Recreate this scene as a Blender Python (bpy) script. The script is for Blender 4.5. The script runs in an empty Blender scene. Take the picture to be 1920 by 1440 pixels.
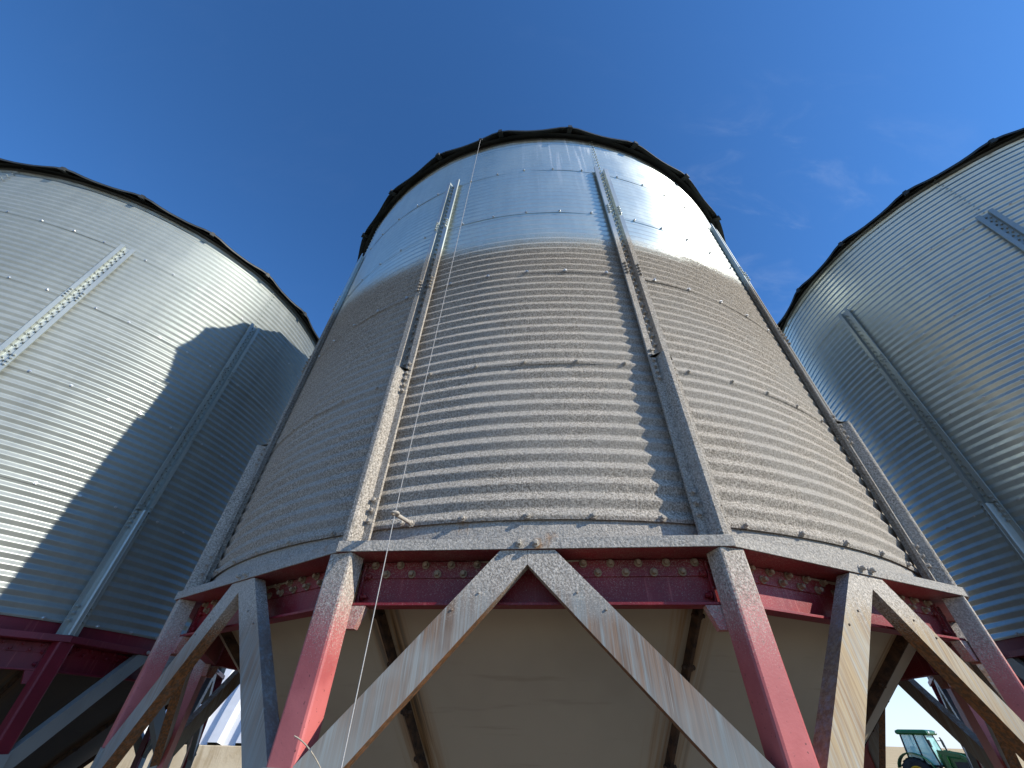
import bpy, math, random
import numpy as np
from mathutils import Vector, Matrix
random.seed(7)
rad = math.radians
S = bpy.context.scene
COL = S.collection

# ------------------------------------------------------------------ camera, sky, sun, exposure
EYE = 2.10
FPX, TILT, ROLL = 749.3, 0.71412, 0.02569            # focal in px of a 1920 px wide frame
cam_d = bpy.data.cameras.new('camera'); cam = bpy.data.objects.new('camera', cam_d); COL.objects.link(cam)
ct, st, cr, sr = math.cos(TILT), math.sin(TILT), math.cos(ROLL), math.sin(ROLL)
cr_, cu_, cf_ = Vector((1, 0, 0)), Vector((0, -st, ct)), Vector((0, ct, st))
crt = cr_ * cr + cu_ * sr; cup = cu_ * cr - cr_ * sr
cam.matrix_world = Matrix(((crt.x, cup.x, -cf_.x, 0), (crt.y, cup.y, -cf_.y, 0), (crt.z, cup.z, -cf_.z, EYE), (0, 0, 0, 1)))
cam_d.sensor_width = 36; cam_d.lens = 36 * FPX / 1920
cam_d.clip_start = 0.05; cam_d.clip_end = 6000
S.camera = cam

SUN_AZ, SUN_EL = 63.3, 29.5                            # azimuth from -Y towards +X
to_sun = Vector((math.sin(rad(SUN_AZ)) * math.cos(rad(SUN_EL)), -math.cos(rad(SUN_AZ)) * math.cos(rad(SUN_EL)), math.sin(rad(SUN_EL))))
W = bpy.data.worlds.new('World'); S.world = W; W.use_nodes = True
wn = W.node_tree; wn.nodes.clear()
def wadd(t): return wn.nodes.new(t)
sky = wadd('ShaderNodeTexSky'); sky.sky_type = 'NISHITA'; sky.sun_disc = False
sky.sun_elevation = rad(SUN_EL); sky.sun_rotation = math.atan2(to_sun.x, to_sun.y)
sky.altitude = 900; sky.air_density = 1.0; sky.dust_density = 0.3; sky.ozone_density = 3.5
bg = wadd('ShaderNodeBackground'); bg.inputs[1].default_value = 0.12
wo = wadd('ShaderNodeOutputWorld')
tc = wadd('ShaderNodeTexCoord')
# thin cirrus: stretched noise on the view direction, only in one patch of sky to the right and a faint veil
mp = wadd('ShaderNodeMapping'); mp.inputs['Rotation'].default_value = (0.2, 0.5, 0.9); mp.inputs['Scale'].default_value = (4.5, 15.0, 9.0)
n1 = wadd('ShaderNodeTexNoise'); n1.inputs['Scale'].default_value = 1.0; n1.inputs['Detail'].default_value = 7; n1.inputs['Roughness'].default_value = 0.62; n1.inputs['Distortion'].default_value = 0.6
mr1 = wadd('ShaderNodeMapRange'); mr1.interpolation_type = 'SMOOTHSTEP'; mr1.inputs[1].default_value = 0.50; mr1.inputs[2].default_value = 0.85
dt = wadd('ShaderNodeVectorMath'); dt.operation = 'DOT_PRODUCT'; dt.inputs[1].default_value = (0.507, 0.402, 0.763)
mr2 = wadd('ShaderNodeMapRange'); mr2.interpolation_type = 'SMOOTHSTEP'; mr2.inputs[1].default_value = 0.95; mr2.inputs[2].default_value = 1.0; mr2.inputs[3].default_value = 0.05
mm = wadd('ShaderNodeMath'); mm.operation = 'MULTIPLY'
mk = wadd('ShaderNodeMath'); mk.operation = 'MULTIPLY'; mk.inputs[1].default_value = 0.12
# white haze low over the horizon
sx = wadd('ShaderNodeSeparateXYZ'); mr3 = wadd('ShaderNodeMapRange'); mr3.interpolation_type = 'SMOOTHSTEP'
mr3.inputs[1].default_value = 0.22; mr3.inputs[2].default_value = 0.0; mr3.inputs[3].default_value = 0.0; mr3.inputs[4].default_value = 0.9
mx0 = wadd('ShaderNodeMath'); mx0.operation = 'MAXIMUM'
mix = wadd('ShaderNodeMix'); mix.data_type = 'RGBA'; mix.inputs[7].default_value = (6.0, 6.6, 7.4, 1)
L = wn.links.new
tint = wadd('ShaderNodeMix'); tint.data_type = 'RGBA'; tint.blend_type = 'MULTIPLY'; tint.inputs[0].default_value = 1.0; tint.inputs[7].default_value = (0.58, 1.00, 1.30, 1)
gam = wadd('ShaderNodeGamma'); gam.inputs[1].default_value = 1.10
L(tc.outputs['Generated'], mp.inputs[0]); L(mp.outputs[0], n1.inputs[0]); L(n1.outputs[0], mr1.inputs[0])
L(tc.outputs['Generated'], dt.inputs[0]); L(dt.outputs['Value'], mr2.inputs[0])
L(mr1.outputs[0], mm.inputs[0]); L(mr2.outputs[0], mm.inputs[1]); L(mm.outputs[0], mk.inputs[0])
L(tc.outputs['Generated'], sx.inputs[0]); L(sx.outputs[2], mr3.inputs[0])
L(mk.outputs[0], mx0.inputs[0]); L(mr3.outputs[0], mx0.inputs[1])
L(sky.outputs[0], gam.inputs[0]); L(gam.outputs[0], tint.inputs[6]); L(tint.outputs[2], mix.inputs[6]); L(mx0.outputs[0], mix.inputs[0]); L(mix.outputs[2], bg.inputs[0]); L(bg.outputs[0], wo.inputs[0])

sun_d = bpy.data.lights.new('sun', 'SUN'); sun_d.energy = 4.4; sun_d.angle = rad(0.53); sun_d.color = (1.0, 0.93, 0.82)
sun = bpy.data.objects.new('sun', sun_d); COL.objects.link(sun)
sun.rotation_euler = to_sun.to_track_quat('Z', 'Y').to_euler()
S.view_settings.view_transform = 'Standard'; S.view_settings.look = 'None'
S.view_settings.exposure = 0.35; S.view_settings.gamma = 1.0
S.cycles.max_bounces = 8; S.cycles.glossy_bounces = 5; S.cycles.diffuse_bounces = 4

# ------------------------------------------------------------------ helpers
def srgb(r, g, b):
    f = lambda c: (c / 12.92 if c <= 0.04045 else ((c + 0.055) / 1.055) ** 2.4)
    return (f(r / 255), f(g / 255), f(b / 255), 1)

class MB:
    """collects shapes into one mesh"""
    def __init__(s): s.v = []; s.f = []; s.sm = []
    def add(s, vs, fs, smooth=False):
        o = len(s.v); s.v.extend([tuple(v) for v in vs])
        for q in fs: s.f.append(tuple(i + o for i in q)); s.sm.append(smooth)
    def box(s, c, size, M=None):
        a, b, h = size[0] / 2, size[1] / 2, size[2] / 2
        vs = [Vector((x, y, z)) for x in (-a, a) for y in (-b, b) for z in (-h, h)]
        if M is not None: vs = [M @ v for v in vs]
        c = Vector(c); vs = [v + c for v in vs]
        s.add(vs, [(0, 1, 3, 2), (4, 6, 7, 5), (0, 4, 5, 1), (2, 3, 7, 6), (0, 2, 6, 4), (1, 5, 7, 3)])
    def loft(s, rings, closed=True, caps=True, smooth=False):
        n = len(rings[0]); vs = [p for r_ in rings for p in r_]; fs = []
        for i in range(len(rings) - 1):
            for j in range(n if closed else n - 1):
                k = (j + 1) % n; fs.append((i * n + j, i * n + k, (i + 1) * n + k, (i + 1) * n + j))
        s.add(vs, fs, smooth)
        if caps and closed:
            s.add(rings[0], [tuple(range(n - 1, -1, -1))]); s.add(rings[-1], [tuple(range(n))])
    def tube(s, pts, r, n=8, caps=True, smooth=True):
        pts = [Vector(p) for p in pts]; rings = []
        for i, p in enumerate(pts):
            d = (pts[min(i + 1, len(pts) - 1)] - pts[max(i - 1, 0)]).normalized()
            up = Vector((0, 0, 1)) if abs(d.z) < 0.95 else Vector((1, 0, 0))
            a = d.cross(up).normalized(); b = a.cross(d)
            rr = r[i] if isinstance(r, (list, tuple)) else r
            rings.append([p + (a * math.cos(2 * math.pi * k / n) + b * math.sin(2 * math.pi * k / n)) * rr for k in range(n)])
        s.loft(rings, True, caps, smooth)
    def build(s, name, mat, parent=None, bevel=0):
        me = bpy.data.meshes.new(name); me.from_pydata(s.v, [], s.f)
        me.polygons.foreach_set('use_smooth', s.sm); me.update()
        o = bpy.data.objects.new(name, me); COL.objects.link(o)
        if mat: me.materials.append(mat)
        if parent: o.parent = parent
        if bevel:
            m = o.modifiers.new('bevel', 'BEVEL'); m.width = bevel; m.segments = 2; m.limit_method = 'ANGLE'
        return o

def tag(o, label=None, cat=None, group=None, kind=None):
    if label: o['label'] = label
    if cat: o['category'] = cat
    if group: o['group'] = group
    if kind: o['kind'] = kind
    return o
def empty(name, loc=(0, 0, 0)):
    o = bpy.data.objects.new(name, None); o.location = loc; o.empty_display_size = 0.2; COL.objects.link(o); return o

# ------------------------------------------------------------------ materials
class NT:
    def __init__(s, name):
        s.m = bpy.data.materials.new(name); s.m.use_nodes = True; s.t = s.m.node_tree
        s.b = s.t.nodes['Principled BSDF']; s.tc = None
    def n(s, t, **kw):
        x = s.t.nodes.new(t)
        for k, v in kw.items(): setattr(x, k, v)
        return x
    def l(s, a, b): s.t.links.new(a, b)
    def put(s, sock, v):
        if isinstance(v, bpy.types.NodeSocket): s.l(v, sock)
        else: sock.default_value = v
    def obj(s):
        if not s.tc: s.tc = s.n('ShaderNodeTexCoord')
        return s.tc.outputs['Object']
    def math(s, op, a, b=0.0, c=0.0, clamp=False):
        x = s.n('ShaderNodeMath', operation=op, use_clamp=clamp); s.put(x.inputs[0], a); s.put(x.inputs[1], b); s.put(x.inputs[2], c); return x.outputs[0]
    def noise(s, scale, detail=3, rough=0.55, vec=None, stretch=None, dist=0):
        v = vec or s.obj()
        if stretch:
            m = s.n('ShaderNodeMapping'); s.l(v, m.inputs[0]); m.inputs['Scale'].default_value = stretch; v = m.outputs[0]
        x = s.n('ShaderNodeTexNoise'); s.l(v, x.inputs['Vector']); x.inputs['Scale'].default_value = scale
        x.inputs['Detail'].default_value = detail; x.inputs['Roughness'].default_value = rough; x.inputs['Distortion'].default_value = dist
        return x.outputs[0]
    def ramp(s, v, lo, hi, a=0.0, b=1.0, smooth=True):
        x = s.n('ShaderNodeMapRange'); x.interpolation_type = 'SMOOTHSTEP' if smooth else 'LINEAR'
        s.put(x.inputs[0], v); s.put(x.inputs[1], lo); s.put(x.inputs[2], hi); s.put(x.inputs[3], a); s.put(x.inputs[4], b); return x.outputs[0]
    def mix(s, f, a, b, blend='MIX'):
        x = s.n('ShaderNodeMix', data_type='RGBA', blend_type=blend); s.put(x.inputs[0], f); s.put(x.inputs[6], a); s.put(x.inputs[7], b); return x.outputs[2]
    def fmix(s, f, a, b):
        x = s.n('ShaderNodeMix', data_type='FLOAT'); s.put(x.inputs[0], f); s.put(x.inputs[2], a); s.put(x.inputs[3], b); return x.outputs[0]
    def bump(s, h, dist, strength=1.0, normal=None):
        x = s.n('ShaderNodeBump'); s.l(h, x.inputs['Height']); x.inputs['Distance'].default_value = dist; s.put(x.inputs['Strength'], strength)
        if normal: s.l(normal, x.inputs['Normal'])
        return x.outputs[0]
    def xyz(s):
        x = s.n('ShaderNodeSeparateXYZ'); s.l(s.obj(), x.inputs[0]); return x.outputs
    def out(s, col, rough=0.5, metal=0.0, normal=None, spec=None):
        s.put(s.b.inputs['Base Color'], col); s.put(s.b.inputs['Roughness'], rough); s.put(s.b.inputs['Metallic'], metal)
        if normal: s.l(normal, s.b.inputs['Normal'])
        if spec is not None: s.b.inputs['Specular IOR Level'].default_value = spec
        return s.m

RH = 0.8128                       # height of one wall ring
ZB = EYE + 0.6204                 # wall base above ground (local z of every bin)
GRIT_A, GRIT_B = srgb(150, 141, 128), srgb(120, 112, 101)

def grit_look(t):
    """colour and bump height of the baked-on grey-brown grit"""
    fine = t.noise(135, 4, 0.75); mid = t.noise(34, 3, 0.6); big = t.noise(2.2, 3, 0.5)
    c = t.mix(t.ramp(fine, 0.36, 0.66), srgb(122, 115, 104), srgb(214, 205, 190))
    c = t.mix(t.ramp(mid, 0.4, 0.7, 0, 0.35), c, srgb(158, 151, 140))
    c = t.mix(t.ramp(big, 0.42, 0.62, 0, 0.4), c, srgb(172, 168, 159))
    zz = t.xyz()[2]
    c = t.mix(t.ramp(zz, ZB + 0.9 * RH, ZB + 2.4 * RH, 0, 0.7), c, t.mix(t.ramp(fine, 0.36, 0.66), srgb(108, 100, 89), srgb(186, 175, 158)))
    return c, fine, mid

def wall_mask(t):
    """grit on everything above the ledge: ends in a soft speckled line that climbs away from the front panel"""
    x, y, z = t.xyz()
    an = t.math('ARCTAN2', x, t.math('MULTIPLY', y, -1.0))
    an2 = t.math('MINIMUM', t.math('MULTIPLY', an, an), 1.3)
    line = t.math('ADD', t.math('MULTIPLY', an2, 0.657 * RH), ZB + 2.33 * RH)
    wob = t.math('MULTIPLY', t.math('SUBTRACT', t.noise(2.6, 2), 0.5), 0.16)
    d = t.math('SUBTRACT', t.math('ADD', line, wob), z)            # >0 below the line
    base = t.ramp(d, -0.46, 0.26)
    sp = t.noise(230, 2, 0.75)
    thr = t.math('SUBTRACT', 0.90, t.math('MULTIPLY', base, 0.80))
    return t.ramp(sp, t.math('SUBTRACT', thr, 0.17), t.math('ADD', thr, 0.17)), an, z

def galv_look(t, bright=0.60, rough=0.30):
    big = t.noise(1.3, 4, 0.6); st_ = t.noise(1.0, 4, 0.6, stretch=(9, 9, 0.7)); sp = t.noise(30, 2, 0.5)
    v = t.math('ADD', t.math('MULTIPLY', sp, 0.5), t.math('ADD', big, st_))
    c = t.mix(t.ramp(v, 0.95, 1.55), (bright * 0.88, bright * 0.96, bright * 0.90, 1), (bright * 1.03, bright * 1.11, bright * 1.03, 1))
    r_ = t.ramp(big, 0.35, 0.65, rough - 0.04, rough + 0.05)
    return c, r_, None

def mat_galv(name, bright=0.60, rough=0.30, metal=0.92):
    t = NT(name); c, r_, nm = galv_look(t, bright, rough)
    return t.out(c, r_, metal, nm)

def mat_grit_wall(name):
    t = NT(name); m, an, z = wall_mask(t); c, r_, nm = galv_look(t, 0.54, 0.35)
    # white drip marks under the eave of the front panel
    top = t.ramp(z, ZB + 3.0 * RH, ZB + 5 * RH)
    ax = t.n('ShaderNodeCombineXYZ'); t.l(t.math('MULTIPLY', an, 60.0), ax.inputs[0]); t.l(t.math('MULTIPLY', z, 1.1), ax.inputs[1])
    dn = t.noise(1.0, 3, 0.6, vec=ax.outputs[0], dist=0.4)
    near = t.ramp(t.math('ABSOLUTE', t.math('SUBTRACT', an, 0.15)), 0.05, 0.28, 1, 0)
    drip = t.math('MULTIPLY', t.math('MULTIPLY', t.ramp(dn, 0.52, 0.66), top), t.math('MULTIPLY', near, 0.8))
    c = t.mix(drip, c, (0.72, 0.76, 0.78, 1)); r_ = t.math('ADD', r_, t.math('MULTIPLY', drip, 0.3))
    g, fine, mid = grit_look(t)
    col = t.mix(m, c, g); ro = t.fmix(m, r_, 0.95); me = t.fmix(m, 0.62, 0.0)
    b2 = t.bump(t.math('ADD', fine, t.math('MULTIPLY', mid, 0.8)), 0.0065, m, nm)
    t.put(t.b.inputs['Specular IOR Level'], t.fmix(m, 0.5, 0.12))
    return t.out(col, ro, me, b2)

def mat_grit_band(name):
    t = NT(name); x, y, z = t.xyz(); g, fine, mid = grit_look(t)
    an = t.math('ARCTAN2', x, t.math('MULTIPLY', y, -1.0))
    cv = t.n('ShaderNodeCombineXYZ'); t.l(t.math('MULTIPLY', an, 15.0), cv.inputs[0]); t.l(t.math('MULTIPLY', z, 3.0), cv.inputs[1])
    ru = t.noise(1.0, 4, 0.65, vec=cv.outputs[0])
    c = t.mix(t.ramp(ru, 0.58, 0.72, 0, 0.75), t.mix(0.35, g, srgb(176, 176, 172)), srgb(150, 104, 52))
    return t.out(c, 0.9, 0, t.bump(t.math('ADD', fine, mid), 0.006), 0.15)

def fade_mask(t, z0, z1, gain=1.0):
    """grit thinning out downwards between two heights below the wall base"""
    z = t.xyz()[2]; base = t.ramp(z, ZB + z1, ZB + z0, 0.0, gain); sp = t.noise(260, 2, 0.75); sp2 = t.noise(4, 3)
    base = t.math('ADD', base, t.math('MULTIPLY', t.math('SUBTRACT', sp2, 0.5), 0.3))
    thr = t.math('SUBTRACT', 0.92, t.math('MULTIPLY', base, 0.84))
    return t.ramp(sp, t.math('SUBTRACT', thr, 0.2), t.math('ADD', thr, 0.2))

def red_look(t, a, b):
    c = t.mix(t.ramp(t.noise(2.5, 4, 0.6), 0.38, 0.65), a, b)
    st_ = t.noise(1.0, 4, 0.7, stretch=(45, 45, 2.0))
    c = t.mix(t.ramp(st_, 0.56, 0.75, 0, 0.5), c, srgb(190, 104, 98))
    c = t.mix(t.ramp(t.noise(90, 2, 0.6), 0.66, 0.74, 0, 0.8), c, srgb(70, 38, 34))
    return c

def mat_red(name, grit=None, a=None, b=None):
    t = NT(name); c = red_look(t, a or srgb(196, 108, 104), b or srgb(164, 80, 79)); nm = t.bump(t.noise(120, 2), 0.0008, 0.4); ro = 0.48
    if grit:
        m = fade_mask(t, *grit); g, fine, mid = grit_look(t)
        c = t.mix(m, c, g); ro = t.fmix(m, 0.48, 0.95); nm = t.bump(fine, 0.003, m, nm)
    return t.out(c, ro, 0, nm)

def mat_brace(name, grit=None, rust=1.0, tone=0):
    t = NT(name); c, r_, nm = galv_look(t, 0.50)
    pale = t.mix(t.ramp(t.noise(1.6, 3), 0.35, 0.65), srgb(140, 148, 146), srgb(164, 167, 160)); metal = 0.3
    zz = t.xyz()[2]; s1 = t.noise(1.0, 5, 0.75, stretch=(60, 60, 1.5), dist=0.12); s2 = t.noise(1.0, 4, 0.65, stretch=(90, 90, 3.0)); pa = t.noise(3.0, 3, 0.6)
    tan = t.mix(t.ramp(s2, 0.35, 0.65), srgb(150, 122, 97), srgb(116, 93, 74))
    if tone: tan = t.mix(t.ramp(s2, 0.35, 0.65), srgb(164, 146, 114), srgb(132, 110, 84))
    k = t.math('MULTIPLY', t.math('MULTIPLY', t.ramp(s1, 0.33, 0.56), t.ramp(pa, 0.30, 0.58, 0.35, 1.0)), t.ramp(zz, ZB - 0.72, ZB - 0.42, 0.42, 1.0)) if not tone else t.math('MULTIPLY', t.ramp(s1, 0.30, 0.56, 0.2, 1.0), t.ramp(pa, 0.25, 0.6, 0.55, 1.0))
    c = t.mix(t.math('MULTIPLY', k, rust), pale, tan)
    c = t.mix(t.ramp(s2, 0.62, 0.75, 0, 0.45 * rust), c, srgb(206, 200, 186))
    ro = 0.62
    # loose rust towards the lower flange: geometry says which face looks down
    ge = t.n('ShaderNodeNewGeometry'); sg = t.n('ShaderNodeSeparateXYZ'); t.l(ge.outputs['Normal'], sg.inputs[0])
    under = t.ramp(sg.outputs[2], -0.3, -0.6)
    rs = t.noise(1.0, 4, 0.7, stretch=(60, 60, 2.5))
    c = t.mix(t.math('MULTIPLY', under, t.ramp(rs, 0.36, 0.6, 0.80 * rust, 0.98 * rust)), c, t.mix(t.ramp(s2, 0.4, 0.6), srgb(150, 98, 52), srgb(100, 74, 48)))
    if grit:
        m = fade_mask(t, *grit); g, fine, mid = grit_look(t)
        c = t.mix(m, c, g); nm = t.bump(fine, 0.003, m, nm); me = t.fmix(m, metal, 0.0)
    else: me = metal
    return t.out(c, ro, me, nm)

def mat_plain(name, col, rough=0.5, metal=0.0, var=0.15, scale=6, bump=0.0):
    t = NT(name); d = tuple(c * (1 - var * 2) for c in col[:3]) + (1,); u = tuple(min(1, c * (1 + var)) for c in col[:3]) + (1,)
    c = t.mix(t.ramp(t.noise(scale, 4, 0.6), 0.3, 0.7), d, u)
    return t.out(c, rough, metal, t.bump(t.noise(scale * 12, 3), bump) if bump else None)

def mat_hopper(name, stain=1.0):
    t = NT(name); x, y, z = t.xyz()
    c = t.mix(t.ramp(t.noise(1.2, 4, 0.6), 0.35, 0.7), srgb(174, 163, 141) if stain > 0.6 else srgb(84, 78, 69), srgb(160, 149, 129) if stain > 0.6 else srgb(74, 69, 62))  # low stain also picks a much darker base: shade put into the colour
    hs = t.noise(1.0, 3, 0.6, stretch=(2, 2, 30)); c = t.mix(t.ramp(hs, 0.6, 0.75, 0, 0.3), c, srgb(126, 114, 94))
    an = t.math('ADD', t.math('ARCTAN2', x, t.math('MULTIPLY', y, -1.0)), math.pi * 2)
    fr = t.math('SUBTRACT', t.math('FRACT', t.math('MULTIPLY', an, 6 / math.pi)), 0.5)      # 0 at the sheet seams
    rr = t.math('SQRT', t.math('ADD', t.math('MULTIPLY', x, x), t.math('MULTIPLY', y, y)))
    dist = t.math('MULTIPLY', t.math('ABSOLUTE', fr), t.math('MULTIPLY', rr, math.pi / 6))
    cv = t.n('ShaderNodeCombineXYZ'); t.l(t.math('MULTIPLY', an, 75.0), cv.inputs[0]); t.l(t.math('MULTIPLY', rr, 1.2), cv.inputs[1])
    stn = t.noise(1.0, 4, 0.6, vec=cv.outputs[0], dist=0.5)
    k = t.math('MULTIPLY', t.ramp(dist, 0.015, 0.13, 1, 0), t.ramp(stn, 0.38, 0.6))
    c = t.mix(t.math('MULTIPLY', k, 0.9 * stain), c, t.mix(t.ramp(stn, 0.5, 0.68), srgb(150, 104, 44), srgb(62, 42, 22)))
    return t.out(c, 0.55, 0, t.bump(t.noise(3, 2), 0.003))

M = {}
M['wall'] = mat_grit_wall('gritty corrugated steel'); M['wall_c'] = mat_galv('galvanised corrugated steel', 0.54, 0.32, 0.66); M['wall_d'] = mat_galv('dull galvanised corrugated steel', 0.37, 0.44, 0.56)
M['stiff'] = mat_grit_wall('gritty stiffener steel'); M['stiff_c'] = mat_galv('galvanised stiffener steel', 0.40, 0.45, 0.6)
M['band'] = mat_grit_band('gritty base band'); M['red_c'] = mat_red('red paint', None, srgb(128, 30, 48), srgb(108, 24, 40))
M['lip'] = mat_grit_band('gritty ledge')
M['beam'] = mat_red('red beam with dust', (-0.02, -0.60, 0.36), srgb(142, 18, 32), srgb(112, 10, 24))
M['leg'] = mat_red('red leg with grit', (-0.08, -0.66, 0.84))
M['brace'] = mat_brace('weathered galvanised brace', (-0.12, -0.48, 0.92)); M['brace_y'] = mat_brace('tan weathered brace', (-0.12, -0.44, 0.85), 1.0, 1)
M['brace_c'] = mat_brace('clean galvanised brace', None, 0.12)
M['hopper'] = mat_hopper('cream hopper paint'); M['hopper_shade'] = mat_hopper('cream hopper paint darkened for shade', 0.5)  # second one, for the side bins, has their hopper shade painted in
M['seam'] = mat_plain('rusty seam', srgb(70, 48, 28), 0.8, 0, 0.35, 30, 0.002)
M['roof'] = mat_plain('roof steel', (0.045, 0.048, 0.042, 1), 0.55, 0.2, 0.2, 4)
M['bolt'] = mat_plain('grit covered bolt', srgb(182, 174, 160), 0.9, 0, 0.15, 150, 0.001)
M['bolt_d'] = mat_plain('dull beam bolt', srgb(152, 132, 108), 0.8, 0.0, 0.1, 40)
M['bolt_c'] = mat_plain('zinc bolt', (0.62, 0.63, 0.62, 1), 0.35, 0.9, 0.1, 60)
SWAP = {'wall': 'wall_c', 'stiff': 'stiff_c', 'band': 'red_c', 'lip': 'red_c', 'beam': 'red_c', 'leg': 'red_c', 'brace': 'brace_c', 'brace_y': 'brace_c', 'hopper': 'hopper_shade', 'bolt': 'bolt_c', 'bolt_d': 'red_c'}
SWAP = {M[a]: M[b] for a, b in SWAP.items()}

# ------------------------------------------------------------------ grain bins
R = 2.6042; AMP = 0.0067; PITCH = RH / 12
def fr(an):   # outward, tangential unit vectors at an angle from -Y towards +X
    return Vector((math.sin(an), -math.cos(an), 0)), Vector((math.cos(an), math.sin(an), 0))
def pt(an, r, z): return Vector((r * math.sin(an), -r * math.cos(an), ZB + z))
def panel(an, t, ap, z):
    n, tg = fr(an); return n * ap + tg * t + Vector((0, 0, ZB + z))
def bolt(mb, p, n, r=0.009, h=0.009, washer=True):
    n = n.normalized(); a = n.orthogonal().normalized(); b = n.cross(a); ph = random.random() * 1.0
    def ring(rr, hh, k=6): return [p + n * hh + (a * math.cos(2 * math.pi * i / k + ph) + b * math.sin(2 * math.pi * i / k + ph)) * rr for i in range(k)]
    if washer: mb.loft([ring(r * 1.5, -0.002, 10), ring(r * 1.5, h * 0.25, 10)])
    mb.loft([ring(r, 0), ring(r, h), ring(r * 0.7, h * 1.15)])

def make_bin():
    root = empty('grain_bin')
    # --- corrugated rings
    NA = 240
    ang = np.arange(NA + 1) * (2 * math.pi / NA)
    KT = 0.975                                          # straight flanks, tight crests
    def corr(z): return R + AMP * math.asin(KT * math.cos(2 * math.pi * z / PITCH)) / math.asin(KT)
    for k in range(5):
        z0 = -0.014 if k == 0 else k * RH - 0.014
        z1 = (k + 1) * RH + (0.012 if k < 4 else 0.0)
        zs = np.linspace(z0, z1, int((z1 - z0) / PITCH * 20) + 1)
        rr = R + AMP * np.arcsin(KT * np.cos(2 * math.pi * zs / PITCH)) / math.asin(KT) + 0.0022 * (1 - (zs - z0) / (z1 - z0))
        zz = np.append(zs, z0); rr = np.append(rr, rr[0]); 
        n = len(zs)
        A2, Z2 = np.meshgrid(ang[:-1], zs)                              # shallow oil-canning of the sheets
        RRm = rr[:n, None] + 0.0011 * np.sin(7 * A2 + 2.3 * Z2 + k) * np.sin(3 * A2 - 1.9 * Z2 + 2 * k) + 0.0006 * np.sin(24 * A2 + 5 * Z2 + 1.7 * k) + 0.0004 * np.sin(41 * A2 - 9 * Z2)
        V = np.stack([RRm * np.sin(A2), -RRm * np.cos(A2), Z2 + ZB], -1).reshape(-1, 3)
        i = np.arange(n - 1)[:, None] * NA; j = np.arange(NA)[None, :]; j2 = (j + 1) % NA
        F = np.stack([i + j, i + j2, i + NA + j2, i + NA + j], -1).reshape(-1, 4)
        mb = MB(); mb.v = [tuple(v) for v in V]; mb.f = [tuple(f) for f in F]; mb.sm = [True] * len(F)
        # vertical sheet laps: a narrow second skin and its bolts
        for q in range(12):
            if (q + k) % 2: continue
            a0 = rad(15 + 30 * q)
            w = 0.03 / R
            zz = np.linspace(z0 + 0.03, z1 - 0.004, 240)
            rows = [[pt(a0 + s * w, corr(z) + 0.003, z) for s in (-1, 0.0, 1)] for z in zz]
            mb.loft(rows, closed=False, smooth=True)
            if k == 4:
                for c_ in range(12):
                    for s in (-0.5, 0.5):
                        bolt(mb, pt(a0 + s * w, R + AMP + 0.003, k * RH + (c_ + (0 if s < 0 else 0.5)) * PITCH + 0.02), fr(a0)[0], 0.007, 0.006, False)
        for q in range(2, 11):                                             # seam bolts away from the front
            for s in range(5):
                a = rad(30 * q) + rad((s - 2) * 5.6); bolt(mb, pt(a, R + AMP + 0.001, k * RH), fr(a)[0], 0.0068, 0.008)
        ring = mb.build('wall_ring', M['wall'], root)
        for q in (-1, 0, 1):
            for s in range(5):
                a = rad(30 * q) + rad((s - 2) * 5.6) + rad(random.uniform(-0.25, 0.25)); b_ = MB(); bolt(b_, pt(a, R + AMP + 0.002, k * RH), fr(a)[0], 0.0085 if k == 0 else 0.007, 0.011 if k == 0 else 0.008)
                b_.build('seam_bolt', M['bolt'] if k < 2 else M['bolt_c'], ring)
    # --- base band under the rings
    mb = MB(); n = 144
    mb.loft([[pt(2 * math.pi * i / n, R - 0.007, z) for i in range(n)] for z in (0.03, -0.131)], caps=False, smooth=True)
    mb.build('base_band', M['band'], root)
    # --- twelve sides
    CR = R + 0.12; AP = CR * math.cos(rad(15)); HW = CR * math.sin(rad(15))
    for q in range(-5, 7):
        an = rad(30 * q)
        nrm, tg = fr(an)
        # ledge: upright lip and a flat plate behind it
        ov = 0.006 if q % 2 == 0 else -0.004
        d = 0.002 if q % 2 == 0 else 0.0
        mb = MB()
        for t0, t1, a0, a1, z0, z1 in ((-HW - ov, HW + ov, AP - 0.006 + d, AP + d, -0.131, -0.092),):
            mb.loft([[panel(an, t0, a0, z0), panel(an, t0, a1, z0), panel(an, t0, a1, z1), panel(an, t0, a0, z1)],
                     [panel(an, t1, a0, z0), panel(an, t1, a1, z0), panel(an, t1, a1, z1), panel(an, t1, a0, z1)]])
        ia = R - 0.115; ih = ia * math.tan(rad(15)); oa = AP - 0.0065; oh = oa * math.tan(rad(15)) - 0.0005
        lo = [panel(an, -oh, oa, -0.131), panel(an, oh, oa, -0.131), panel(an, ih - 0.0005, ia, -0.131), panel(an, -ih + 0.0005, ia, -0.131)]
        led = mb.build('ledge', M['lip'], root, 0.0015)
        for s in (-0.03, 0.03):
            b_ = MB(); bolt(b_, panel(an, s + 0.002, AP + d, -0.112), nrm, 0.009, 0.018); b_.build('ledge_bolt', M['bolt'], led)
        # beam: web, stiff plate, lower flange
        mb = MB(); wa = R - 0.105; L_ = 0.655
        mb.loft([lo, [v + Vector((0, 0, 0.008)) for v in lo]])
        Mx = Matrix((tg, nrm, (0, 0, 1))).transposed()
        mb.box(panel(an, 0, wa - 0.004, -0.2125), (2 * L_, 0.008, 0.161), Mx)
        mb.box(panel(an, 0, wa + 0.003, -0.162), (2 * L_ - 0.05, 0.006, 0.058), Mx)
        mb.box(panel(an, 0, wa + 0.027, -0.2885), (2 * L_ - 0.02, 0.052, 0.009), Mx)
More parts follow.
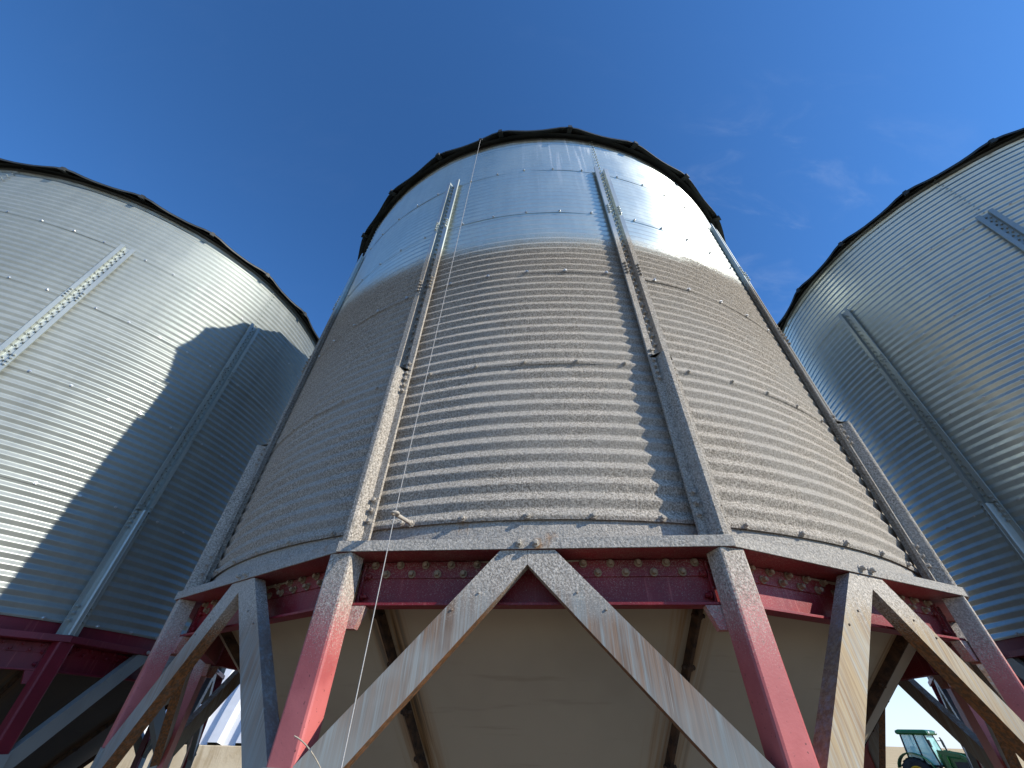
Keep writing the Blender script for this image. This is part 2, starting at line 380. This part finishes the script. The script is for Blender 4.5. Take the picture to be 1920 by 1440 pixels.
        for s in (-1, 1):
            mb.box(panel(an, s * (L_ - 0.02), wa + 0.012, -0.215), (0.007, 0.02, 0.14), Mx)
            for zz in (-0.185, -0.255): bolt(mb, panel(an, s * (L_ - 0.03), wa + 0.012, zz), -tg * s, 0.009, 0.016)
        beam = mb.build('beam', M['beam'], root, 0.001)
        if abs(q) <= 1:
            for row, zz, off in ((0, -0.1455, 0.0), (1, -0.1775, 0.05)):
                for i in range(-6, 7):
                    tt = i * 0.1 + off
                    if abs(tt) > 0.62: continue
                    b_ = MB(); bolt(b_, panel(an, tt, wa + 0.006, zz), nrm, 0.0098, 0.020); b_.build('beam_bolt', M['bolt_d'], beam)
        # braces: inverted V from the middle of the ledge to the legs
        for s in (-1, 1):
            def P2(t, z): return (t * s, z)
            sl = math.tan(rad(45.9)); te = 0.705
            up = lambda t: -0.135 - (t - 0.1) * sl
            lo = lambda t: -0.181 - t * sl
            poly = [(0.0006, -0.1325), (0.0975, -0.1325), (te, up(te)), (te, lo(te)), (0.0006, -0.181)]
            fa, ba = R + 0.0195, R - 0.030
            # channel: front face with two flanges behind it
            front = [panel(an, s * t, fa, z) for t, z in poly]; back = [panel(an, s * t, ba, z) for t, z in poly]
            if s < 0: front.reverse(); back.reverse()
            mb = MB(); mb.loft([back, front])
            for tt in (0.02, 0.06):
                bolt(mb, panel(an, s * (0.12 + tt * 2.2), fa, up(0.12 + tt * 2.2) - 0.07 + 0.04 * (tt > 0.03)), nrm, 0.004, 0.004, False)
            mb.build('brace', M['brace_y'] if (q == 1 and s < 0) or (q == 1 and s > 0) else M['brace'], root, 0.004)
        # leg, stiffener and hopper seam at the corner
        ca = rad(30 * q + 15); cn, ctg = fr(ca)
        def cp(t, y, z): return cn * (R + y) + ctg * t + Vector((0, 0, ZB + z))
        def prism(mb, prof, z0, z1, closed=False, caps=False):
            mb.loft([[cp(t, y, z0) for t, y in prof], [cp(t, y, z1) for t, y in prof]], closed=closed, caps=caps)
        mb = MB(); w, o_, i_, c = 0.049, 0.105, 0.029, 0.010
        prof = [(-w + c, o_), (-w + c * .3, o_ - c * .3), (-w, o_ - c), (-w, i_), (w, i_), (w, o_ - c), (w - c * .3, o_ - c * .3), (w - c, o_)]
        prof = prof[::-1]
        tw = rad(-4.0); prof = [(t_ * math.cos(tw) - (y_ - 0.067) * math.sin(tw), 0.067 + t_ * math.sin(tw) + (y_ - 0.067) * math.cos(tw)) for t_, y_ in prof]
        mb.loft([[cp(t, y, z) for t, y in prof] for z in (-ZB - 0.05, -1.6, -0.8, -0.1325)])
        leg = mb.build('leg', M['leg'], root)
        for s in (-1, 1):
            gn, gt_ = fr(ca + s * rad(15)); an_ = ca + s * rad(15); wa_ = R - 0.105; L2 = 0.655
            g = [panel(an_, -s * (L2 - 0.07), wa_ + 0.054, -0.2945), panel(an_, -s * L2, wa_ + 0.054, -0.2945), panel(an_, -s * L2, wa_ + 0.054, -0.365), panel(an_, -s * (L2 - 0.045), wa_ + 0.054, -0.365)]
            m2 = MB(); m2.loft([[v - gn * 0.034 for v in g], g] if s > 0 else [[v - gn * 0.034 for v in g[::-1]], g[::-1]]); m2.build('gusset', M['leg'], leg, 0.001)
        mb = MB()
        sp = [(-w - 0.006, o_ + 0.006), (-w - 0.006, o_ - 0.05), (-w - 0.001, o_ - 0.05), (-w - 0.001, o_ + 0.001), (w + 0.001, o_ + 0.001), (w + 0.001, o_ - 0.05), (w + 0.006, o_ - 0.05), (w + 0.006, o_ + 0.006)]
        mb.loft([[cp(t, y, z) for t, y in sp[::-1]] for z in (-1.02, -0.712)])
        for zz in (-0.80, -0.92): bolt(mb, cp(0, o_ + 0.006, zz), cn, 0.012, 0.012)
        mb.build('brace_shoe', M['brace'], leg, 0.001)
        # upper stiffener: channel open outwards with turned lips
        mb = MB(); th = 0.003
        up_o = [(-0.064, 0.036), (-0.062, 0.046), (-0.029, 0.046), (-0.024, 0.011), (0.024, 0.011), (0.029, 0.046), (0.062, 0.046), (0.064, 0.036)]
        up_i = [(-0.0605, 0.036), (-0.0595, 0.043), (-0.0315, 0.043), (-0.0265, 0.0085), (0.0265, 0.0085), (0.0315, 0.043), (0.0595, 0.043), (0.0605, 0.036)]
        prof = up_i + up_o[::-1]
        jit = [0.0, 1.0, 2.0, 3.0, 4.0]
        for k in range(4):
            za = k * RH - (0.085 if k == 0 else -0.06); zb_ = (k + 1) * RH + (0.06 if k < 3 else 0.02 + 0.02 * (q % 2))
            prism(mb, prof, za, zb_, True, True)
            if k:
                for s in (-1, 1):
                    for b_ in range(4): bolt(mb, cp(s * 0.044, 0.046, k * RH + (b_ - 1.5) * 0.034 + 0.02), cn, 0.009, 0.012)
        for k in range(12, 48):
            for s in (-1, 1):
                bolt(mb, cp(0.010 * s, 0.011, k * PITCH + (0.25 if s > 0 else 0.6) * PITCH), cn, 0.008, 0.016, False)
        stf = mb.build('stiffener', M['stiff'], root)
        # lower hat section bolted over it
        mb = MB()
        lo_o = [(-0.066, 0.050), (-0.030, 0.050), (-0.017, 0.098), (-0.011, 0.103), (0.011, 0.103), (0.017, 0.098), (0.030, 0.050), (0.066, 0.050)]
        lo_i = [(-0.066, 0.0468), (-0.033, 0.0468), (-0.020, 0.095), (-0.012, 0.0995), (0.012, 0.0995), (0.020, 0.095), (0.033, 0.0468), (0.066, 0.0468)]
        prism(mb, lo_i + lo_o[::-1], -0.088, RH + 0.02, True, True)
        mb.add([cp(t_, y_, RH + 0.0195) for t_, y_ in lo_o[1:-1]], [(5, 4, 3, 2, 1, 0)])
        for s in (-1, 1):
            for zz in (0.005, 0.05, 0.095, RH - 0.045, RH - 0.085, RH - 0.125, RH - 0.005): bolt(mb, cp(s * 0.048, 0.050, zz), cn, 0.0095, 0.013)
        mb.build('hat_section', M['stiff'], root)
        # hopper seam
        mb = MB(); r0, z0, sl = 2.515, -0.134, math.tan(rad(43.5))
        f0 = cn * r0 + Vector((0, 0, ZB + z0)); r1 = 0.3; f1 = cn * r1 + Vector((0, 0, ZB + z0 - (r0 - r1) * sl))
        dn = (cn * sl * 1.0 + Vector((0, 0, -1))).normalized()
        cr4 = lambda p, s: [p - ctg * 0.007 * s - dn * 0.01, p + ctg * 0.007 * s - dn * 0.01, p + ctg * 0.007 * s + dn * 0.042 * s, p - ctg * 0.007 * s + dn * 0.042 * s]
        mb.loft([cr4(f0 + (f1 - f0) * 0.02, 1), cr4(f0 + (f1 - f0) * 0.97, 0.6)])
        nb = 13
        for i in range(nb):
            p = f0 + (f1 - f0) * (0.06 + 0.9 * i / nb) + dn * 0.028
            for s in (-1, 1): bolt(mb, p + ctg * 0.007 * s, ctg * s, 0.009, 0.016)
        mb.build('hopper_seam', M['seam'], None).parent = root
    # --- hopper
    mb = MB(); n = 96; sl = math.tan(rad(43.5)); rows = []
    for i in range(25):
        r_ = 2.515 + (0.26 - 2.515) * i / 24; rows.append([pt(2 * math.pi * j / n, r_, -0.134 - (2.515 - r_) * sl) for j in range(n)])
    mb.loft(rows[::-1], caps=False, smooth=True)
    hop = mb.build('hopper', M['hopper'], root)
    mb = MB(); zc = -0.134 - (2.515 - 0.26) * sl
    mb.loft([[pt(2 * math.pi * j / 24, r_, z) for j in range(24)] for r_, z in ((0.27, zc - 0.12), (0.27, zc), (0.33, zc + 0.01), (0.33, zc + 0.03))], smooth=False)
    mb.build('outlet', M['bolt_c'], hop)
    # --- roof
    rf = MB(); SL = 0.62; WT = 5 * RH; n = 24 * 8; RR = R + 0.105
    def rz(r): return WT + 0.022 - (r - R) * SL
    def edge(j):                                   # the sheet rolls up at each rib and sags between them
        u = ((j / 8.0) % 1.0); c_ = math.cos(2 * math.pi * u)
        return 0.010 + 0.018 * c_ + 0.006 * math.cos(4 * math.pi * u)
    def roofrow(r, dz, k): return [pt(2 * math.pi * j / n, r + (0.012 * math.cos(2 * math.pi * j / 8) if k else 0), 0).xy.to_3d() + Vector((0, 0, ZB + rz(r) + dz + edge(j) * (1.0 if k else 0.6))) for j in range(n)]
    rf.loft([roofrow(r, 0, r > R) for r in (RR, R + 0.03, R - 0.25, R * 0.6, 0.35)], caps=False)
    rf.loft([roofrow(r, -0.004, r > R) for r in (R + 0.03, RR)], caps=False)
    rf.loft([roofrow(RR, -0.004, 1), roofrow(RR, -0.028, 1), roofrow(RR - 0.004, -0.028, 1), roofrow(RR - 0.004, -0.004, 1)], caps=False)
    # eave angle on the wall top
    rf.loft([[pt(2 * math.pi * j / n, r_, z) for j in range(n)] for r_, z in ((R + 0.009, WT - 0.022), (R + 0.012, WT - 0.022), (R + 0.012, WT + 0.002), (R + 0.06, WT - 0.030), (R + 0.06, WT - 0.026), (R + 0.012, WT + 0.006), (R - 0.02, WT + 0.01))], caps=False)
    rf.loft([[pt(2 * math.pi * j / 32, r_, z) for j in range(32)] for r_, z in ((0.36, rz(0.36)), (0.36, rz(0.36) + 0.12), (0.02, rz(0.36) + 0.2))], caps=True)
    roof = rf.build('roof', M['roof'], root)
    for i in range(24):
        an = 2 * math.pi * i / 24; nn, tt = fr(an); mb = MB(); rows = []
        for r_, h0, h1, w0, w1 in ((RR + 0.028, -0.024, 0.036, 0.024, 0.017), (R + 0.02, -0.012, 0.044, 0.024, 0.016), (R * 0.55, 0.0, 0.04, 0.02, 0.014), (0.37, 0.0, 0.04, 0.02, 0.012)):
            b_ = nn * r_ + Vector((0, 0, ZB + rz(r_) + 0.008))
            rows.append([b_ - tt * w0 + Vector((0, 0, h0)), b_ + tt * w0 + Vector((0, 0, h0)), b_ + tt * w1 + Vector((0, 0, h1)), b_ - tt * w1 + Vector((0, 0, h1))])
        mb.loft(rows); mb.build('roof_rib', M['roof'], roof, 0.002)
    return root

def place(root, x0, y0, zoff, phase, rphase, lean):
    root.location = (x0 - EYE * math.sin(lean), y0, zoff)
    root.rotation_euler = (Matrix.Rotation(lean, 3, 'Y') @ Matrix.Rotation(phase, 3, 'Z')).to_euler()
    for ch in root.children:
        if ch.name.split('.')[0] == 'roof': ch.rotation_euler.z = rphase - phase

def copy_tree(o, parent=None, dull=False):
    c = o.copy(); COL.objects.link(c); c.parent = parent
    if parent: c.matrix_parent_inverse = o.matrix_parent_inverse.copy()
    if c.type == 'MESH':
        for i, sl in enumerate(c.material_slots):
            m = sl.material
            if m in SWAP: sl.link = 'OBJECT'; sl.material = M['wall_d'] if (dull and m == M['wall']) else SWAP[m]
    for ch in list(o.children): copy_tree(ch, c, dull)
    return c

GB = 'grain bins standing in a row'
bin0 = make_bin()
tag(bin0, 'grain bin in the middle, lower wall coated in grey-brown grit below a shiny steel top', 'grain bin', GB)
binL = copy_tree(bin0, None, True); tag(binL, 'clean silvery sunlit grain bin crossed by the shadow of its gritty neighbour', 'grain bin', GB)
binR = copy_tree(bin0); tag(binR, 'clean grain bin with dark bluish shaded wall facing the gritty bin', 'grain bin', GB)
MX, MY, MP = 0.3761, 4.0724, -0.1169
place(bin0, MX, MY, 0, MP, -0.0773 + math.pi / 24, 0)
place(binL, -5.567, 4.438, 0.459 - 0.6204, 1.169 - math.pi / 12, 0.818, -0.033)
place(binR, 6.465, 3.412, 0.540 - 0.6204, -1.422 + math.pi / 12, -1.246, 0.033)

# pixel (1920 px frame) helpers used to measure the small things off the photograph
def ray(u, v): return crt * ((u - 960) / FPX) - cup * ((v - 720) / FPX) + cf_
CAMP = Vector((0, 0, EYE))
def on_cyl(u, v, r_):
    d = ray(u, v); A = d.x ** 2 + d.y ** 2; B = -2 * (d.x * MX + d.y * MY); C_ = MX * MX + MY * MY - r_ * r_
    k = (-B - math.sqrt(max(0, B * B - 4 * A * C_))) / 2 / A; return CAMP + d * k
def on_panel(u, v, q, ap):
    n, tg = fr(MP + rad(30 * q)); d = ray(u, v); c0 = Vector((MX, MY, EYE)) - CAMP
    return CAMP + d * ((n.dot(c0) + ap) / n.dot(d))

# long eye bolt in the bottom seam of the gritty bin (a part of it)
p0 = on_cyl(771, 981, R + AMP); nn = (p0 - Vector((MX, MY, p0.z))).normalized()
p1 = p0 + nn * 0.115 + Vector((0, 0, -0.012))
inv = (Matrix.Translation(bin0.location) @ bin0.rotation_euler.to_matrix().to_4x4()).inverted()
mb = MB(); mb.tube([inv @ (p0 - nn * 0.01), inv @ p1], 0.0078, 10)
bolt(mb, inv @ p0, inv.to_3x3() @ nn, 0.011, 0.014)
tv = Vector((nn.y, -nn.x, 0)); eye = [p1 + nn * 0.012 + (nn * math.cos(a) + tv * math.sin(a)) * 0.013 for a in np.linspace(0, 2 * math.pi, 17)]
mb.tube([inv @ p for p in eye], 0.0055, 6)
mb.build('eye_bolt', M['bolt'], bin0)
# pull cable from the eave through the eye bolt and down
EC = p1 + nn * 0.012
top = on_cyl(901, 262, R + 0.145)
bot = on_panel(640, 1440, 0, R + 0.22); bot2 = EC + (bot - EC) * 1.9
mb = MB(); steps = [top + (EC - top) * (i / 20) + Vector((0, 0, 0)) - nn * 0.0 for i in range(21)] + [EC + (bot2 - EC) * (i / 8) for i in range(1, 9)]
mb.tube(steps, 0.0017, 6)
hk = [top + Vector((0.018 * math.cos(a), 0.0, 0.018 * math.sin(a) + 0.01)) for a in np.linspace(-2.2, 2.6, 10)]
cable = mb.build('pull_cable', mat_plain('braided steel cable', (0.36, 0.35, 0.33, 1), 0.7, 0.0, 0.1, 300))
tag(cable, 'thin grey cable running from the roof edge down past the gritty wall', 'cable')
mb = MB(); mb.tube(hk, 0.005, 8); mb.build('hook', M['roof'], cable)
# dry stalk
q0, q1, q2 = on_panel(552, 1380, 0, R + 0.16), on_panel(576, 1400, 0, R + 0.17), on_panel(603, 1445, 0, R + 0.15)
mb = MB(); pts = [q0 * (1 - t) ** 2 + (q1 + Vector((0.004, 0, 0.006))) * 2 * t * (1 - t) + q2 * t * t for t in np.linspace(0, 1.0, 12)] + [q2 + (q2 - q1) * 2 + Vector((0, 0, -0.3)), Vector((q2.x + 0.1, q2.y + 0.02, 0))]
mb.tube(pts, [0.0016] * 12 + [0.003, 0.004], 6)
stalk = mb.build('dry_stalk', mat_plain('dry stalk', srgb(190, 178, 156), 0.8, 0, 0.2, 50)); tag(stalk, 'thin dry bent stalk in front of the red leg and brace', 'stalk')

# ------------------------------------------------------------------ ground
t = NT('gravel yard and stubble'); x, y, z = t.xyz()
c = t.mix(t.ramp(t.noise(0.5, 5, 0.6), 0.35, 0.65), srgb(108, 99, 84), srgb(126, 116, 99))
c = t.mix(t.ramp(t.noise(22, 4, 0.7), 0.4, 0.65, 0, 0.6), c, srgb(84, 77, 68))
rr = t.math('SQRT', t.math('ADD', t.math('MULTIPLY', x, x), t.math('MULTIPLY', y, y)))
c = t.mix(t.ramp(rr, 46, 58), c, t.mix(t.ramp(t.noise(0.3, 5, 0.7), 0.35, 0.65), srgb(214, 188, 140), srgb(190, 162, 112)))
gm = t.out(c, 0.95, 0, t.bump(t.noise(30, 4, 0.7), 0.02))
mb = MB(); gr = [[Vector((r_ * math.cos(a), r_ * math.sin(a), -0.0068 * max(0, r_ - 12))) for a in np.linspace(0, 2 * math.pi, 65)[:-1]] for r_ in (4000, 600, 120, 40, 12, 3)]
mb.loft(gr, caps=False, smooth=True); mb.add(gr[-1], [tuple(range(64))], True)
tag(mb.build('ground', gm), kind='structure')

# ------------------------------------------------------------------ arched shed on a concrete wall, behind on the left
shed = empty('arched_shed', (0, 0, 0)); tag(shed, 'white ribbed metal arched shed on a low concrete wall behind the bins', 'shed')
SX0, SX1, SY = -40.0, 1.5, 15.5
tcn = NT('stained concrete'); cc = tcn.mix(tcn.ramp(tcn.noise(1.2, 5, 0.6), 0.35, 0.65), srgb(196, 178, 146), srgb(214, 200, 172))
cc = tcn.mix(tcn.ramp(tcn.noise(1.0, 4, 0.7, stretch=(2.5, 2.5, 0.25)), 0.55, 0.72, 0, 0.7), cc, srgb(160, 138, 104))
cm = tcn.out(cc, 0.9, 0, tcn.bump(tcn.noise(14, 4), 0.006))
CW = 1.62
mb = MB(); mb.box(((SX0 + SX1) / 2, SY + 7, CW / 2), (SX1 - SX0, 14.4, CW)); mb.build('concrete_wall', cm, shed, 0.02)
wm = mat_plain('white ribbed steel', (0.72, 0.74, 0.76, 1), 0.4, 0.25, 0.04, 2)
prof = []
for i in range(25):
    th = rad(18 + (180 - 36) * i / 24); prof.append((SY + 7 - 7.0 / math.cos(rad(18)) * math.cos(th), CW + 7.0 / math.cos(rad(18)) * (math.sin(th) - math.sin(rad(18)))))
xs = []; P_ = 0.8; xx = SX0
while xx < SX1 - P_:
    xs += [(xx, 0), (xx + P_ * 0.46, 0), (xx + P_ * 0.56, 0.20), (xx + P_ * 0.90, 0.20)]; xx += P_
mb = MB(); vs = []
rows = []
for xx, h in xs:
    row = []
    for i, (yy, zz) in enumerate(prof):
        n_ = Vector((0, yy - (SY + 7), zz - (CW - 7 * math.tan(rad(18))))).normalized(); row.append(Vector((xx, yy, zz)) + n_ * h)
    rows.append(row)
mb.loft(rows, closed=False); mb.build('arch_roof', wm, shed)
mb = MB(); mb.add([(SX1 - P_, yy, zz) for yy, zz in prof], [tuple(range(len(prof)))]); mb.build('end_wall', wm, shed)

# ------------------------------------------------------------------ tractor with loader, far right
def tractor():
    g = mat_plain('green tractor paint', srgb(30, 92, 36), 0.35, 0, 0.1, 3); blk = mat_plain('black trim', (0.015, 0.015, 0.015, 1), 0.5, 0, 0.2, 8)
    yl = mat_plain('yellow rim paint', srgb(222, 178, 30), 0.4, 0, 0.08, 4); rub = mat_plain('tyre rubber', (0.02, 0.02, 0.02, 1), 0.85, 0, 0.3, 12, 0.004)
    gt = NT('tinted cab glass'); gt.b.inputs['Base Color'].default_value = (0.45, 0.85, 0.80, 1); gt.b.inputs['Roughness'].default_value = 0.03; gt.b.inputs['Alpha'].default_value = 0.45
    gl = gt.m
    T = empty('tractor'); tag(T, 'green tractor with glass cab and front loader parked in the yard beyond the bins', 'tractor')
    mb = MB(); mb.box((0.2, 0, 0.85), (3.6, 0.62, 0.5)); mb.box((-0.55, 0, 0.95), (1.0, 1.0, 0.6)); mb.build('chassis', blk, T, 0.03)
    mb = MB(); rows = []
    for x_, w, z0, z1 in ((0.45, 0.42, 1.05, 1.78), (1.3, 0.41, 1.02, 1.72), (2.15, 0.37, 0.95, 1.58), (2.45, 0.30, 0.95, 1.40)):
        rows.append([Vector((x_, -w, z0)), Vector((x_, w, z0)), Vector((x_, w, z1 - 0.1)), Vector((x_, w * 0.75, z1)), Vector((x_, -w * 0.75, z1)), Vector((x_, -w, z1 - 0.1))])
    mb.loft(rows); hd = mb.build('hood', g, T, 0.03)
    mb = MB()
    mb.box((2.44, 0, 1.17), (0.04, 0.46, 0.36)); mb.build('grille', blk, hd)
    for s in (-1, 1): mb = MB(); mb.box((1.5, s * 0.405, 1.32), (0.9, 0.02, 0.28)); mb.build('side_grille', blk, hd)
    # cab
    mb = MB(); lean = [(-0.95, 0.0), (0.42, 0.0)]
    pill = {}
    for s in (-1, 1):
        for nm, xb, xt in (('r', -0.98, -0.88), ('m', -0.25, -0.22), ('f', 0.45, 0.30)):
            a = Vector((xb, s * 0.80, 1.25)); b = Vector((xt, s * 0.74, 2.62)); pill[(s, nm)] = (a, b); mb.tube([a, b], 0.045, 6, smooth=False)
        mb.tube([pill[(s, 'r')][0], pill[(s, 'f')][0]], 0.05, 6, smooth=False)
    for nm in ('r', 'f'): mb.tube([pill[(-1, nm)][0], pill[(1, nm)][0]], 0.05, 6, smooth=False)
    mb.build('cab_frame', blk, T)
    mb = MB(); mb.loft([[Vector((x_, y_, z_)) for x_, y_ in ((-1.0 - e, -0.84 - e), (0.50 + e, -0.84 - e), (0.50 + e, 0.84 + e), (-1.0 - e, 0.84 + e))] for z_, e in ((2.60, 0.0), (2.66, 0.06), (2.78, 0.04), (2.84, -0.1))]); rfm = mb.build('cab_roof', g, T, 0.02)
    for s in (-1, 1):
        for x_ in (-1.05, 0.55):
            m2 = MB(); m2.box((x_, s * 0.6, 2.72), (0.06, 0.2, 0.1)); m2.build('work_light', mat_plain('lamp lens', (0.7, 0.7, 0.68, 1), 0.2), rfm, 0.01)
    def pane(a, b, c_, d): 
        m2 = MB(); n_ = (b - a).cross(d - a).normalized() * 0.006; m2.loft([[p - n_ for p in (a, b, c_, d)], [p + n_ for p in (a, b, c_, d)]]); m2.build('window', gl, T)
    for s in (-1, 1):
        for p_, q_ in (('r', 'm'), ('m', 'f')): pane(pill[(s, p_)][0], pill[(s, q_)][0], pill[(s, q_)][1], pill[(s, p_)][1])
    for nm in ('r', 'f'): pane(pill[(-1, nm)][0], pill[(1, nm)][0], pill[(1, nm)][1], pill[(-1, nm)][1])
    mb = MB(); mb.box((-0.55, 0, 1.35), (0.5, 0.5, 0.14)); mb.box((-0.78, 0, 1.72), (0.12, 0.48, 0.7)); mb.build('seat', blk, T, 0.04)
    mb = MB(); ring = [Vector((0.12 + 0.10 * math.sin(a), 0.22 * math.cos(a), 1.72 + 0.19 * math.sin(a))) for a in np.linspace(0, 2 * math.pi, 21)]
    mb.tube(ring, 0.02, 6); mb.tube([(0.12, 0, 1.72), (0.35, 0, 1.3)], 0.03, 6); mb.tube([ring[0], ring[10]], 0.014, 5); mb.build('steering_wheel', blk, T)
    for s in (-1, 1):
        mb = MB(); mb.tube([(0.40, s * 0.78, 2.35), (0.52, s * 1.10, 2.35)], 0.02, 6); mb.box((0.52, s * 1.12, 2.22), (0.05, 0.2, 0.34)); mb.build('mirror', blk, T)
        for x_, r_, w, y_ in ((-0.72, 0.78, 0.46, 0.88), (1.75, 0.58, 0.36, 0.82)):
            wh = MB(); n = 36; pr = [(r_ * 0.55, -w * .42), (r_ * 0.8, -w * .5), (r_ * 0.94, -w * .45), (r_, -w * .32), (r_, w * .32), (r_ * 0.94, w * .45), (r_ * 0.8, w * .5), (r_ * 0.55, w * .42)]
            wh.loft([[Vector((x_ + rr_ * math.sin(2 * math.pi * j / n), s * y_ + yy, r_ + rr_ * math.cos(2 * math.pi * j / n))) for j in range(n)] for rr_, yy in pr], caps=False, smooth=True)
            for j in range(20):
                a = 2 * math.pi * j / 20
                for e in (-1, 1):
                    Mr = Matrix.Rotation(a + e * 0.03, 3, 'Y'); wh.box(Vector((x_, s * y_ + e * w * .2, r_)) + Mr @ Vector((0, 0, r_ + 0.01)), (0.06, w * .5, 0.05), Mr @ Matrix.Rotation(e * 0.5, 3, 'Z'))
            wheel = wh.build('wheel', rub, T)
            rm = MB(); rm.loft([[Vector((x_ + rr_ * math.sin(2 * math.pi * j / 24), s * y_ + s * yy, r_ + rr_ * math.cos(2 * math.pi * j / 24))) for j in range(24)] for rr_, yy in ((r_ * .58, -w * .4), (r_ * .58, w * .42), (r_ * .5, w * .40), (r_ * .46, w * .15), (r_ * .2, w * .1), (r_ * .18, w * .28), (0.01, w * .28))], caps=False, smooth=False)
            rm.build('rim', yl, wheel)
        mb = MB(); rows = []
        for a in np.linspace(rad(-75), rad(70), 12): rows.append([Vector((-0.72 + rr_ * math.sin(a), s * yy, 0.84 + rr_ * math.cos(a))) for rr_, yy in ((0.92, 0.62), (0.92, 1.14), (0.96, 1.14), (0.96, 0.62))])
        mb.loft(rows); mb.build('fender', g, T, 0.01)
        mb = MB(); pts = [Vector((0.55, s * 0.62, 1.85)), Vector((1.5, s * 0.62, 1.72)), Vector((2.5, s * 0.62, 1.15)), Vector((3.15, s * 0.62, 0.55))]
        for a, b in zip(pts[:-1], pts[1:]):
            d_ = (b - a); rot_ = Matrix.Rotation(-math.atan2(d_.z, d_.x), 3, 'Y'); mb.box((a + b) / 2, (d_.length + 0.06, 0.11, 0.19), rot_)
        mb.box((0.75, s * 0.6, 1.45), (0.22, 0.12, 0.95)); mb.tube([(0.8, s * 0.62, 1.15), (2.3, s * 0.62, 1.02)], 0.045, 8); mb.build('loader_arm', g, T, 0.012)
    mb = MB(); rows = []
    for y_ in (-1.05, 1.05): rows.append([Vector(p) for p in ((3.1, y_, 0.75), (3.08, y_, 0.2), (3.3, y_, 0.06), (3.8, y_, 0.05), (3.8, y_, 0.09), (3.32, y_, 0.12), (3.14, y_, 0.24), (3.15, y_, 0.75))])
    mb.loft(rows); mb.build('bucket', mat_plain('loader bucket steel', srgb(60, 80, 50), 0.5, 0.2), T)
    mb = MB(); mb.tube([(0.75, 0.36, 1.6), (0.75, 0.36, 2.35), (0.70, 0.38, 2.5)], 0.045, 10); mb.build('exhaust', blk, T)
    return T
TR = tractor()
d = ray(1738, 1398); az = math.atan2(d.x, d.y); DIST = 41.0
TR.location = (DIST * math.sin(az), DIST * math.cos(az), -0.22)
TR.rotation_euler.z = -az + rad(-16)
# ------------------------------------------------------------------ end
